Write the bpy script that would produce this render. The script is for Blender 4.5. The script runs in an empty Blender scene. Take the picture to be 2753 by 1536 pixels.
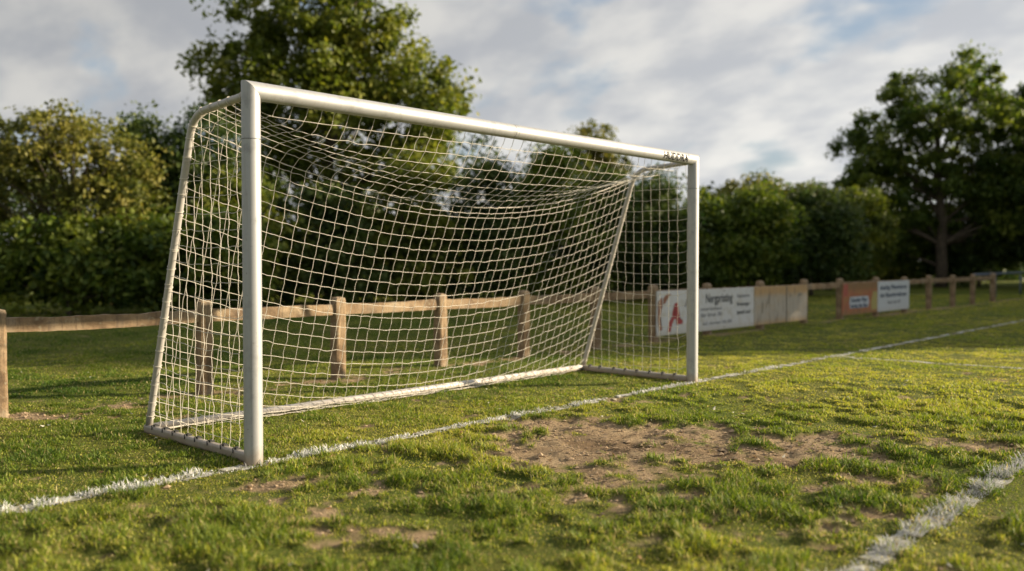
import bpy, math
import numpy as np
from mathutils import Vector, Matrix

RNG = np.random.default_rng(11)
R = math.radians
scene = bpy.context.scene
col = scene.collection

# ------------------------------------------------------------------ frame
# World: X runs along the goal line from the near post to the far post,
# Y points behind the goal, Z up.  The camera stands in front of the goal.
CAM = np.array([-2.591, -4.397, 1.13])
YAW = R(43.13)                                   # goal line against camera heading
PITCH = R(1.58)
FWD = np.array([math.cos(YAW), math.sin(YAW)])
RGT = np.array([math.sin(YAW), -math.cos(YAW)])


def W(r, w):
    """metres to the right / ahead of the camera position -> world x, y"""
    return CAM[0] + RGT[0] * r + FWD[0] * w, CAM[1] + RGT[1] * r + FWD[1] * w


def RW(x, y):
    dx, dy = x - CAM[0], y - CAM[1]
    return dx * RGT[0] + dy * RGT[1], dx * FWD[0] + dy * FWD[1]


SUN_EL = R(17.5)
sx, sy = RGT * 0.987 + FWD * 0.16
SUN = Vector((sx * math.cos(SUN_EL), sy * math.cos(SUN_EL), math.sin(SUN_EL))).normalized()

# ------------------------------------------------------------------ noise
_tabs = {}


def vnoise(x, y, seed=0):
    if seed not in _tabs:
        _tabs[seed] = np.random.default_rng(1000 + seed).random((256, 256))
    t = _tabs[seed]
    xi, yi = np.floor(x).astype(int), np.floor(y).astype(int)
    fx, fy = x - xi, y - yi
    fx, fy = fx * fx * (3 - 2 * fx), fy * fy * (3 - 2 * fy)
    a = t[xi & 255, yi & 255]
    b = t[(xi + 1) & 255, yi & 255]
    c = t[xi & 255, (yi + 1) & 255]
    d = t[(xi + 1) & 255, (yi + 1) & 255]
    return (a * (1 - fx) + b * fx) * (1 - fy) + (c * (1 - fx) + d * fx) * fy


def fbm(x, y, seed=0, octs=4, gain=.5):
    s, amp, tot = 0, 1., 0
    for o in range(octs):
        s = s + amp * vnoise(x * 2 ** o + 13.7 * o, y * 2 ** o + 7.3 * o, seed + o)
        tot += amp
        amp *= gain
    return s / tot


def sstep(a, b, x):
    t = np.clip((x - a) / (b - a), 0, 1)
    return t * t * (3 - 2 * t)


# ------------------------------------------------------------------ mesh helpers
def np_mesh(name, verts, faces, cols=None, smooth=False, mats=None, midx=None):
    """faces: (N,k) array, or list of such arrays"""
    if isinstance(faces, np.ndarray):
        faces = [faces]
    faces = [f for f in faces if len(f)]
    verts = np.asarray(verts, np.float32)
    me = bpy.data.meshes.new(name)
    me.vertices.add(len(verts))
    me.vertices.foreach_set('co', verts.ravel())
    nl = sum(f.size for f in faces)
    npoly = sum(len(f) for f in faces)
    me.loops.add(nl)
    me.loops.foreach_set('vertex_index', np.concatenate([f.ravel() for f in faces]).astype(np.int32))
    tot = np.concatenate([np.full(len(f), f.shape[1], np.int32) for f in faces])
    start = np.concatenate([[0], np.cumsum(tot)[:-1]]).astype(np.int32)
    me.polygons.add(npoly)
    me.polygons.foreach_set('loop_start', start)
    me.polygons.foreach_set('loop_total', tot)
    me.polygons.foreach_set('use_smooth', np.full(npoly, smooth, bool))
    if midx is not None:
        me.polygons.foreach_set('material_index', np.asarray(midx, np.int32))
    if cols is not None:
        at = me.attributes.new('col', 'FLOAT_COLOR', 'POINT')
        c = np.ones((len(verts), 4), np.float32)
        c[:, :3] = cols
        at.data.foreach_set('color', c.ravel())
    me.update(calc_edges=True)
    for m in (mats or []):
        me.materials.append(m)
    return me


def link(name, me, parent=None, loc=(0, 0, 0), rot=(0, 0, 0)):
    o = bpy.data.objects.new(name, me)
    col.objects.link(o)
    o.location = loc
    o.rotation_euler = rot
    if parent:
        o.parent = parent
    return o


def tag(o, label=None, cat=None, group=None, kind=None):
    for k, v in (('label', label), ('category', cat), ('group', group), ('kind', kind)):
        if v:
            o[k] = v
    return o


def thing(name, label, cat, loc=(0, 0, 0), rot=(0, 0, 0), group=None):
    return tag(link(name, None, None, loc, rot), label, cat, group)


class MB:
    """collects shapes into one mesh"""

    def __init__(self):
        self.v, self.q, self.t, self.n, self.c = [], [], [], 0, []

    def add(self, v, quads=None, tris=None, c=None):
        v = np.asarray(v, float)
        if quads is not None and len(quads):
            self.q.append(np.asarray(quads) + self.n)
        if tris is not None and len(tris):
            self.t.append(np.asarray(tris) + self.n)
        self.v.append(v)
        if c is not None:
            self.c.append(np.broadcast_to(np.asarray(c, float), (len(v), 3)))
        self.n += len(v)

    def tube(self, pts, rad, sides=8, caps=True, c=None):
        pts = np.asarray(pts, float)
        n = len(pts)
        rad = np.broadcast_to(np.asarray(rad, float), (n,))
        tan = np.gradient(pts, axis=0)
        tan /= np.linalg.norm(tan, axis=1)[:, None] + 1e-12
        ref = np.array([0, 0, 1.]) if abs(tan[0][2]) < .9 else np.array([1., 0, 0])
        rings = []
        u = np.cross(ref, tan[0])
        for i in range(n):
            u = u - tan[i] * (u @ tan[i])
            u /= np.linalg.norm(u) + 1e-12
            w = np.cross(tan[i], u)
            a = np.arange(sides) * 2 * math.pi / sides
            rings.append(pts[i] + rad[i] * (np.cos(a)[:, None] * u + np.sin(a)[:, None] * w))
        v = np.concatenate(rings)
        q = []
        for i in range(n - 1):
            k = np.arange(sides)
            k2 = (k + 1) % sides
            q.append(np.stack([i * sides + k, i * sides + k2, (i + 1) * sides + k2, (i + 1) * sides + k], 1))
        t = []
        if caps:
            v = np.concatenate([v, pts[:1], pts[-1:]])
            for k in range(sides):
                k2 = (k + 1) % sides
                t.append((n * sides, k2, k))
                t.append((n * sides + 1, (n - 1) * sides + k, (n - 1) * sides + k2))
        self.add(v, np.concatenate(q), t, c)

    def box(self, lo, hi, c=None):
        x0, y0, z0 = lo
        x1, y1, z1 = hi
        v = [(x0, y0, z0), (x1, y0, z0), (x1, y1, z0), (x0, y1, z0), (x0, y0, z1), (x1, y0, z1), (x1, y1, z1), (x0, y1, z1)]
        q = [(0, 3, 2, 1), (4, 5, 6, 7), (0, 1, 5, 4), (1, 2, 6, 5), (2, 3, 7, 6), (3, 0, 4, 7)]
        self.add(v, q, None, c)

    def mesh(self, name, mats, smooth=True):
        f = []
        if self.q:
            f.append(np.concatenate(self.q))
        if self.t:
            f.append(np.concatenate(self.t))
        c = np.concatenate(self.c) if self.c and sum(map(len, self.c)) == self.n else None
        return np_mesh(name, np.concatenate(self.v), f, c, smooth, mats)

    def build(self, name, mat, parent=None, smooth=True, bevel=0, **kw):
        o = link(name, self.mesh(name, [mat], smooth), parent, **kw)
        if bevel:
            m = o.modifiers.new('bevel', 'BEVEL')
            m.width, m.segments, m.limit_method = bevel, 2, 'ANGLE'
        return o


# ------------------------------------------------------------------ materials
def mat(name):
    m = bpy.data.materials.new(name)
    m.use_nodes = True
    nt = m.node_tree
    return m, nt, nt.nodes['Principled BSDF']


def N(nt, typ, **inp):
    n = nt.nodes.new(typ)
    for k, v in inp.items():
        if k.startswith('_'):
            setattr(n, k[1:], v)
        else:
            n.inputs[k.replace('_', ' ')].default_value = v
    return n


def ramp(nt, fac, stops):
    r = nt.nodes.new('ShaderNodeValToRGB')
    e = r.color_ramp.elements
    while len(e) > 1:
        e.remove(e[-1])
    e[0].position = stops[0][0]
    e[0].color = (*stops[0][1], 1)
    for p, c in stops[1:]:
        x = e.new(p)
        x.color = (*c, 1)
    nt.links.new(fac, r.inputs[0])
    return r.outputs[0]


def mixc(nt, fac, a, b):
    n = nt.nodes.new('ShaderNodeMix')
    n.data_type = 'RGBA'
    for s, v in ((0, fac), (6, a), (7, b)):
        if isinstance(v, (int, float)):
            n.inputs[s].default_value = v
        elif isinstance(v, tuple):
            n.inputs[s].default_value = (*v, 1)
        else:
            nt.links.new(v, n.inputs[s])
    return n.outputs[2]


def math_(nt, op, a, b=None):
    n = nt.nodes.new('ShaderNodeMath')
    n.operation = op
    n.use_clamp = False
    for i, v in enumerate((a, b)):
        if v is None:
            continue
        if isinstance(v, (int, float)):
            n.inputs[i].default_value = v
        else:
            nt.links.new(v, n.inputs[i])
    return n.outputs[0]


def coords(nt, scale=(1, 1, 1), kind='Object'):
    t = nt.nodes.new('ShaderNodeTexCoord')
    m = nt.nodes.new('ShaderNodeMapping')
    m.inputs['Scale'].default_value = scale
    nt.links.new(t.outputs[kind], m.inputs['Vector'])
    return m.outputs[0]


def noise(nt, vec, scale, detail=4, rough=.55):
    n = N(nt, 'ShaderNodeTexNoise', Scale=scale, Detail=detail, Roughness=rough)
    nt.links.new(vec, n.inputs['Vector'])
    return n.outputs['Fac']


def bump(nt, bsdf, h, strength=.4, dist=.01):
    b = N(nt, 'ShaderNodeBump', Strength=strength, Distance=dist)
    nt.links.new(h, b.inputs['Height'])
    nt.links.new(b.outputs[0], bsdf.inputs['Normal'])


def leafy(name, transl=.3, rough=.55, gain=1., spec=.3):
    """blade / leaf material: colour from the mesh, light passing through"""
    m, nt, b = mat(name)
    a = N(nt, 'ShaderNodeAttribute', _attribute_name='col')
    b.inputs['Roughness'].default_value = rough
    b.inputs['Specular IOR Level'].default_value = spec
    nt.links.new(a.outputs['Color'], b.inputs['Base Color'])
    tr = nt.nodes.new('ShaderNodeBsdfTranslucent')
    h = N(nt, 'ShaderNodeHueSaturation', Saturation=1.1, Value=1.15)
    nt.links.new(a.outputs['Color'], h.inputs['Color'])
    nt.links.new(h.outputs[0], tr.inputs['Color'])
    mx = nt.nodes.new('ShaderNodeMixShader')
    mx.inputs[0].default_value = transl
    nt.links.new(b.outputs[0], mx.inputs[1])
    nt.links.new(tr.outputs[0], mx.inputs[2])
    nt.links.new(mx.outputs[0], nt.nodes['Material Output'].inputs['Surface'])
    return m


M_GRASS = leafy('grass_blades', .42)
M_LEAF = leafy('leaves', .4, .5)
M_PAINT = leafy('line_paint', .15, .8, spec=.1)


def make_bark():
    m, nt, b = mat('bark')
    v = coords(nt, (1, 1, .25))
    n = noise(nt, v, 14, 6, .65)
    nt.links.new(ramp(nt, n, [(.3, (.035, .028, .02)), (.7, (.13, .10, .07))]), b.inputs['Base Color'])
    b.inputs['Roughness'].default_value = .9
    bump(nt, b, n, .8, .03)
    return m


def make_wood():
    m, nt, b = mat('weathered_wood')
    v = coords(nt, (1, 1, 1))
    big = noise(nt, v, 5, 5, .6)
    fine = noise(nt, v, 70, 6, .7)
    gr = noise(nt, coords(nt, (60, 60, 4)), 1, 5, .65)
    c = ramp(nt, big, [(.30, (.12, .075, .04)), (.5, (.255, .175, .098)), (.70, (.36, .27, .165))])
    c = mixc(nt, math_(nt, 'MULTIPLY', sm(nt, fine, .5, .72), .65), c, (.10, .065, .04))
    c = mixc(nt, math_(nt, 'MULTIPLY', sm(nt, gr, .5, .66), .5), c, (.085, .06, .04))
    c = mixc(nt, math_(nt, 'MULTIPLY', sm(nt, noise(nt, v, 3, 3, .5), .5, .66), .3), c, (.27, .245, .20))
    lich = noise(nt, v, 22, 3, .5)
    c = mixc(nt, math_(nt, 'MULTIPLY', sm(nt, lich, .60, .72), .45), c, (.34, .31, .22))
    nt.links.new(c, b.inputs['Base Color'])
    b.inputs['Roughness'].default_value = .92
    bump(nt, b, fine, .7, .008)
    return m


def sm(nt, val, a, b):
    n = N(nt, 'ShaderNodeMapRange', _interpolation_type='SMOOTHSTEP')
    n.inputs[1].default_value = a
    n.inputs[2].default_value = b
    nt.links.new(val, n.inputs[0])
    return n.outputs[0]


def make_goal_metal(name, base=(.375, .385, .39), rough=.46, metal=.38):
    m, nt, b = mat(name)
    v = coords(nt, (1, 1, 1), 'Object')
    n = noise(nt, v, 9, 6, .65)
    streak = noise(nt, coords(nt, (30, 30, 1.2)), 1.5, 4, .6)
    c = mixc(nt, math_(nt, 'MULTIPLY', sm(nt, n, .50, .72), .55), base, tuple(x * .62 for x in base))
    c = mixc(nt, math_(nt, 'MULTIPLY', sm(nt, streak, .52, .75), .40), c, (.26, .235, .20))
    scuff = noise(nt, coords(nt, (14, 14, 26)), 2.2, 5, .7)
    c = mixc(nt, math_(nt, 'MULTIPLY', sm(nt, scuff, .64, .70), .55), c, (.15, .135, .115))
    sep = nt.nodes.new('ShaderNodeSeparateXYZ')
    g = nt.nodes.new('ShaderNodeNewGeometry')
    nt.links.new(g.outputs['Position'], sep.inputs[0])
    mud = math_(nt, 'MULTIPLY', sm(nt, math_(nt, 'ADD', sep.outputs[2], math_(nt, 'MULTIPLY', n, .16)), .20, .05), .9)
    c = mixc(nt, mud, c, (.25, .18, .11))
    nt.links.new(c, b.inputs['Base Color'])
    b.inputs['Metallic'].default_value = metal
    rr = N(nt, 'ShaderNodeMapRange')
    rr.inputs[3].default_value = rough - .06
    rr.inputs[4].default_value = rough + .22
    nt.links.new(n, rr.inputs[0])
    nt.links.new(rr.outputs[0], b.inputs['Roughness'])
    bump(nt, b, noise(nt, v, 160, 3), .06, .001)
    return m


def plain(name, c, rough=.7, metal=0):
    m, nt, b = mat(name)
    n = noise(nt, coords(nt), 40, 4)
    nt.links.new(mixc(nt, n, tuple(x * .75 for x in c), tuple(min(1, x * 1.2) for x in c)), b.inputs['Base Color'])
    b.inputs['Roughness'].default_value = rough
    b.inputs['Metallic'].default_value = metal
    return m


M_BARK = make_bark()
M_WOOD = make_wood()
M_GOAL = make_goal_metal('satin_aluminium')
M_PIPE = make_goal_metal('weathered_pipe', (.42, .40, .37), .42, .2)
M_CORD = plain('net_cord', (.60, .56, .48), .8)
M_BLACK = plain('black_plastic', (.02, .02, .02), .5)
M_LETTER = plain('black_print', (.012, .012, .012), .95)
M_LETTER.node_tree.nodes['Principled BSDF'].inputs['Specular IOR Level'].default_value = .05
M_JOINT = plain('joint_gap', (.10, .10, .10), .6)


def make_ground():
    m, nt, b = mat('turf_ground')
    v = coords(nt)
    a = N(nt, 'ShaderNodeAttribute', _attribute_name='col')      # red = worn to bare soil
    sep = nt.nodes.new('ShaderNodeSeparateColor')
    nt.links.new(a.outputs['Color'], sep.inputs[0])
    f1 = noise(nt, v, 55, 6, .7)
    f2 = noise(nt, v, 3.2, 5, .6)
    f3 = noise(nt, v, .45, 4, .6)
    f4 = noise(nt, coords(nt, (1, 1, 1)), 240, 3, .7)
    soil = ramp(nt, f2, [(.3, (.22, .155, .088)), (.5, (.37, .27, .16)), (.7, (.46, .35, .215))])
    soil = mixc(nt, math_(nt, 'MULTIPLY', sm(nt, f1, .5, .68), .6), soil, (.13, .085, .05))
    soil = mixc(nt, math_(nt, 'MULTIPLY', sm(nt, f4, .5, .7), .35), soil, (.50, .39, .26))
    soil = mixc(nt, math_(nt, 'MULTIPLY', sep.outputs[1], .6), soil, (.115, .070, .038))
    turf = ramp(nt, f1, [(.3, (.028, .040, .008)), (.5, (.110, .130, .018)), (.72, (.22, .20, .05))])
    turf = mixc(nt, math_(nt, 'MULTIPLY', sm(nt, f3, .42, .62), .5), turf, (.075, .125, .018))
    turf = mixc(nt, math_(nt, 'MULTIPLY', sm(nt, f2, .55, .75), .25), turf, (.20, .19, .06))
    nt.links.new(mixc(nt, sep.outputs[0], turf, soil), b.inputs['Base Color'])
    b.inputs['Roughness'].default_value = .95
    b.inputs['Specular IOR Level'].default_value = .15
    bump(nt, b, math_(nt, 'ADD', math_(nt, 'MULTIPLY', f1, 1.), math_(nt, 'MULTIPLY', f4, .35)), 1., .03)
    return m


# ------------------------------------------------------------------ world, sun, camera
def make_world():
    w = bpy.data.worlds.new('World')
    scene.world = w
    w.use_nodes = True
    nt = w.node_tree
    bg = nt.nodes['Background']
    sky = nt.nodes.new('ShaderNodeTexSky')
    sky.sky_type = 'NISHITA'
    sky.sun_disc = False
    sky.sun_elevation = SUN_EL
    sky.sun_rotation = math.atan2(SUN.x, SUN.y)
    sky.air_density = 1.0
    sky.dust_density = 1.2
    tc = nt.nodes.new('ShaderNodeTexCoord')
    sep = nt.nodes.new('ShaderNodeSeparateXYZ')
    nt.links.new(tc.outputs['Generated'], sep.inputs[0])
    # project the view direction on a flat cloud deck
    zz = math_(nt, 'ADD', math_(nt, 'MAXIMUM', sep.outputs[2], 0.), .36)
    cb = nt.nodes.new('ShaderNodeCombineXYZ')
    nt.links.new(math_(nt, 'DIVIDE', sep.outputs[0], zz), cb.inputs[0])
    nt.links.new(math_(nt, 'DIVIDE', sep.outputs[1], zz), cb.inputs[1])
    mp = nt.nodes.new('ShaderNodeMapping')
    mp.inputs['Rotation'].default_value = (0, 0, -YAW + R(4))
    mp.inputs['Scale'].default_value = (1.15, .8, 1)
    mp.inputs['Location'].default_value = (3.1, 1.7, 0)
    nt.links.new(cb.outputs[0], mp.inputs[0])
    n1 = N(nt, 'ShaderNodeTexNoise', Scale=4.6, Detail=7, Roughness=.5, Distortion=.12)
    nt.links.new(mp.outputs[0], n1.inputs['Vector'])
    n2 = N(nt, 'ShaderNodeTexNoise', Scale=5.6, Detail=7, Roughness=.5, Distortion=.1)
    nt.links.new(mp.outputs[0], n2.inputs['Vector'])
    cover = sm(nt, n1.outputs['Fac'], .29, .47)
    tone = sm(nt, n2.outputs['Fac'], .34, .68)
    cloud = mixc(nt, tone, CLOUD_DARK, CLOUD_LIGHT)
    # clouds towards the sun and low over the horizon are brighter
    dt = nt.nodes.new('ShaderNodeVectorMath')
    dt.operation = 'DOT_PRODUCT'
    nt.links.new(tc.outputs['Generated'], dt.inputs[0])
    dt.inputs[1].default_value = tuple(SUN)
    glow = math_(nt, 'ADD', math_(nt, 'MULTIPLY', sm(nt, dt.outputs['Value'], -.4, .9), .48), .90)
    glow = math_(nt, 'ADD', glow, math_(nt, 'MULTIPLY', sm(nt, sep.outputs[2], .30, .0), .25))
    gm = nt.nodes.new('ShaderNodeVectorMath')
    gm.operation = 'SCALE'
    nt.links.new(cloud, gm.inputs[0])
    nt.links.new(glow, gm.inputs['Scale'])
    cloud = gm.outputs[0]
    base = mixc(nt, .45, sky.outputs[0], SKY_HAZE)
    nt.links.new(mixc(nt, math_(nt, 'MULTIPLY', cover, .92), base, cloud), bg.inputs['Color'])
    bg.inputs['Strength'].default_value = SKY_STRENGTH


SKY_STRENGTH = .05
CLOUD_DARK = (3.7, 3.78, 3.95)
CLOUD_LIGHT = (5.7, 5.55, 5.25)
SKY_HAZE = (4.0, 4.7, 5.6)
make_world()

sun = bpy.data.lights.new('sun', 'SUN')
sun.energy = 5.0
sun.angle = R(.6)
sun.color = (1, .83, .60)
so = link('sun', sun)
so.rotation_euler = SUN.to_track_quat('Z', 'Y').to_euler()

cam = bpy.data.cameras.new('camera')
cam.sensor_width = 36
cam.lens = 31.12
cam.clip_end = 2000
cam.dof.use_dof = True
cam.dof.focus_distance = 5.7
cam.dof.aperture_fstop = 1.08
co = link('camera', cam, None, tuple(CAM))
co.rotation_euler = (R(90) - PITCH, 0, YAW - R(90))
scene.camera = co

scene.view_settings.view_transform = 'Standard'
scene.view_settings.look = 'None'
scene.view_settings.exposure = 1.2
scene.view_settings.gamma = 1
scene.cycles.max_bounces = 6
scene.cycles.diffuse_bounces = 3
scene.cycles.use_denoising = True

# ------------------------------------------------------------------ worn turf
H_ = 1.13
# centres and radii (metres right / ahead of the camera), strength
WORN = [(.90, 5.5, .98, .80, .86), (1.75, 5.1, .65, .45, .72), (.25, 5.15, .42, .45, .70), (-.05, 4.35, .7, .45, .50),
        (1.95, 4.75, .5, .3, .55), (.55, 4.3, .8, .5, .42), (-1.28, 4.5, .36, .17, .95), (-.40, 3.62, .2, .12, .62),
        (-3.4, 6.5, .35, .22, .85), (-2.9, 6.9, .5, .15, .6), (-3.85, 6.45, .2, .15, .9), (.4, 6.1, .5, .3, .5),
        (3.2, 4.7, .35, .16, .62), (2.6, 5.6, .6, .35, .45), (-1.45, 4.95, .12, .1, .75)]


def bare_at(x, y):
    r, w = RW(x, y)
    g = np.zeros_like(x)
    for (a, b, ra, rb, s) in WORN:
        g = np.maximum(g, s * np.exp(-(((r - a) / ra) ** 2 + ((w - b) / rb) ** 2) * .8))
    g = np.maximum(g, .62 * np.exp(-((y - 2.62) / .22) ** 2) * (vnoise(x * 1.3, y * 1.3, 40) > .35))
    n = fbm(x * 2.4, y * 2.4, 3, 3, .6)
    n2 = fbm(x * 8.5, y * 8.5, 17, 3, .6)
    front = sstep(.3, -.6, y) * sstep(11, 6, w)
    return sstep(.40, .72, g + (n - .5) * 1.1 + (n2 - .5) * 1.35 + .10 * front)


def ground_z(x, y, b=None):
    if b is None:
        b = bare_at(x, y)
    z = .010 * (fbm(x * 1.1, y * 1.1, 9, 3) - .5)
    # tussocks stand proud of the trampled turf in front of the goal
    hum = sstep(.40, .62, .7 * fbm(x * 5.5, y * 5.5, 31, 3, .55) + .3 * fbm(x * 12, y * 12, 36, 2))
    lw = np.maximum(np.exp(-((y + 3.12) / .13) ** 2), np.exp(-((y + .02) / .13) ** 2))
    z = z + (hum - .5) * (1 - .75 * lw) * (.006 + .021 * sstep(.2, -.5, y) * sstep(9.5, 6, RW(x, y)[1])) * sstep(30, 12, np.hypot(x, y)) * (1 - b)
    z = z - .012 * b + b * (.042 * (fbm(x * 6, y * 6, 21, 4, .62) - .5) - .012 * sstep(.62, .72, vnoise(x * 11, y * 11, 27)))
    return z


def axis(lo, hi, step, far, k=1.12):
    a = list(np.arange(lo, hi, step))
    s, p = step, a[-1]
    right = []
    while p < far:
        s *= k
        p += s
        right.append(p)
    s, p = step, a[0]
    left = []
    while p > -far:
        s *= k
        p -= s
        left.append(p)
    return np.array(left[::-1] + a + right)


M_GROUND = make_ground()
gx, gy = axis(-3.2, 5.5, .03, 700), axis(-4.2, 2.9, .03, 700)
GX, GY = np.meshgrid(gx, gy, indexing='ij')
gb = bare_at(GX.ravel(), GY.ravel())
gz = ground_z(GX.ravel(), GY.ravel(), gb)
rr_, ww_ = RW(GX.ravel(), GY.ravel())
damp = np.exp(-(((rr_ - .72) / .55) ** 2 + ((ww_ - 5.45 + .25 * (rr_ - .7)) / .20) ** 2)) + .6 * np.exp(-(((rr_ - 1.5) / .5) ** 2 + ((ww_ - 5.0) / .12) ** 2))
damp = sstep(.32, .62, damp + (fbm(GX.ravel() * 5, GY.ravel() * 5, 71, 3) - .5) * 1.1)
far_ = np.hypot(GX.ravel(), GY.ravel()) > 60
gz[far_] = 0
i, j = np.meshgrid(np.arange(len(gx) - 1), np.arange(len(gy) - 1), indexing='ij')
k = (i * len(gy) + j).ravel()
quads = np.stack([k, k + len(gy), k + len(gy) + 1, k + 1], 1)
ground = link('pitch_ground', np_mesh('pitch_ground', np.stack([GX.ravel(), GY.ravel(), gz], 1), quads,
                                      np.stack([gb, damp, gb * 0], 1), True, [M_GROUND]))
tag(ground, kind='structure')

# ------------------------------------------------------------------ painted lines and grass
LINES = [  # name, start, end, width
    ('goal_line', (-14., -.02), (46., -.02), .10),
    ('goal_area_line', (-2.4, -3.12), (7.95, -3.12), .105),
    ('goal_area_side_line', (7.63, -.08), (7.95, -3.06), .09),
]


def line_weight(x, y, wide=1.):
    """index of the line a point belongs to, or -1"""
    idx = np.full(x.shape, -1)
    jit = (fbm(x * 6, y * 6, 55, 3) - .5) * .06
    for n, (_, a, b, wd) in enumerate(LINES):
        ax, ay = a
        dx, dy = b[0] - ax, b[1] - ay
        L = math.hypot(dx, dy)
        t = ((x - ax) * dx + (y - ay) * dy) / L
        d = np.abs(-(x - ax) * dy + (y - ay) * dx) / L
        idx[(t > 0) & (t < L) & (d + jit < wd * .5 * wide)] = n
    return idx


def sample_band(w0, w1, dens, spread=.68, margin=1.9):
    wmax = spread * w1 + margin
    n = int(dens * (w1 - w0) * 2 * wmax)
    w = RNG.uniform(w0, w1, n)
    r = RNG.uniform(-wmax, wmax, n)
    k = np.abs(r) < spread * w + margin
    return W(r[k], w[k])


def blades(x, y, z, length, width, yaw, l1, l2, colr):
    n = len(x)
    d = np.stack([np.cos(yaw), np.sin(yaw)], 1)
    tw = yaw + RNG.uniform(-.9, .9, n)
    s = np.stack([-np.sin(tw), np.cos(tw), np.zeros(n)], 1)
    base = np.stack([x, y, z], 1)

    def step(p, ln, ang):
        return p + np.concatenate([d * (np.sin(ang) * ln)[:, None], (np.cos(ang) * ln)[:, None]], 1)

    mid = step(base, length * .55, l1)
    tip = step(mid, length * .45, l2)
    hw = (width * .5)[:, None]
    v = np.stack([base - s * hw, base + s * hw, mid - s * hw * .85, mid + s * hw * .85, tip], 1).reshape(-1, 3)
    o = (np.arange(n) * 5)[:, None]
    t = np.concatenate([o + np.array([[0, 1, 3]]), o + np.array([[0, 3, 2]]), o + np.array([[2, 3, 4]])], 0)
    root = np.repeat(colr[:, None, :], 5, 1)
    return v, t, root.reshape(-1, 3)


G_DARK, G_MID, G_YEL, G_STRAW = (np.array(c) for c in ((.055, .110, .012), (.200, .260, .034), (.52, .485, .075), (.52, .43, .19)))
acc = {-1: [], 0: [], 1: [], 2: []}
for (w0, w1, dens, bw, bl) in [(2.2, 4.5, 18000, .0040, .037), (4.5, 7, 14500, .0050, .037), (7, 11, 6800, .0070, .035),
                               (11, 17, 1900, .0095, .036), (17, 30, 520, .018, .040)]:
    x, y = sample_band(w0, w1, dens)
    b = bare_at(x, y)
    tuft = fbm(x * 5.5, y * 5.5, 31, 3, .55)
    keep = RNG.random(len(x)) < np.clip(1 - b * 1.0, .05, 1)
    gap = sstep(.30, .56, .55 * tuft + .45 * fbm(x * 14, y * 14, 35, 2))
    keep &= RNG.random(len(x)) < .62 + .38 * gap - .17 * (1 - gap) * sstep(0, -.6, y)
    onl = line_weight(x, y) >= 0
    keep |= onl & (RNG.random(len(x)) < .75)
    keep &= np.hypot(x, y) > .055
    keep &= np.hypot(x - 4.56, y) > .055
    x, y, b, tuft = x[keep], y[keep], b[keep], tuft[keep]
    li = line_weight(x, y)
    n = len(x)
    lush = sstep(.36, .64, tuft) * (.55 + .45 * sstep(.3, .6, fbm(x * 1.7, y * 1.7, 33, 3)))
    r_, w_ = RW(x, y)
    sunny = sstep(.3, 2.5, r_) * sstep(5.3, 7.2, w_)  # right field: shorter, yellower blades with sunlit brightness painted into their colour
    length = bl * (1 - .18 * sunny) * (.36 + (.55 + .60 * sstep(.6, -.6, y) * sstep(9, 5, RW(x, y)[1])) * lush) * (1 + .05 * (li >= 0) + .2 * (li == 1)) * RNG.uniform(.6, 1.35, n) * (1 - .45 * b * (li < 0))
    width = bw * RNG.uniform(.7, 1.3, n)
    yaw = RNG.uniform(0, 2 * math.pi, n)
    l1 = np.abs(RNG.normal(.78, .40, n)) + .55 * b
    l2 = l1 + RNG.uniform(.1, .9, n)
    patch = fbm(x * .8, y * .8, 61, 3)
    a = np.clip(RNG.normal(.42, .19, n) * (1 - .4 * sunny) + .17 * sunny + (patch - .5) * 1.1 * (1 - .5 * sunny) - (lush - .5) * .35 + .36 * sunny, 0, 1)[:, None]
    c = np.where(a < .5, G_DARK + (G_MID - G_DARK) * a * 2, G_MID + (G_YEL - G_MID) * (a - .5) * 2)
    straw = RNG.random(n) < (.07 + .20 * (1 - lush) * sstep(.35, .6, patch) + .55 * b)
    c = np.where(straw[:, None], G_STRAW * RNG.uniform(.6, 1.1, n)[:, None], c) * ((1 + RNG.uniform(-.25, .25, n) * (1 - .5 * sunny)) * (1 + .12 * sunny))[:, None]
    painted = (li >= 0) & (RNG.random(n) < np.where(li == 1, .76, .80))
    c = np.where(painted[:, None], np.array([.76, .76, .73]) * (RNG.uniform(.6, 1.1, n) * np.where(li == 1, .80, 1))[:, None], c)
    z = ground_z(x, y, b) - .004
    for q in acc:
        sel = np.where(painted, li, -1) == q
        if sel.any():
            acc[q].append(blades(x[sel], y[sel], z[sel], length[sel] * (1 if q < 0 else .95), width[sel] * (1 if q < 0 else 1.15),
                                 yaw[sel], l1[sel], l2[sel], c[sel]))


def join(parts):
    n = 0
    V, T, C = [], [], []
    for v, t, c in parts:
        V.append(v)
        T.append(t + n)
        C.append(c)
        n += len(v)
    return np.concatenate(V), np.concatenate(T), np.concatenate(C)


v, t, c = join(acc[-1])
tag(link('grass', np_mesh('grass', v, t, c, False, [M_GRASS])), 'short green turf blades growing over the worn pitch', 'grass', kind='stuff')

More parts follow.
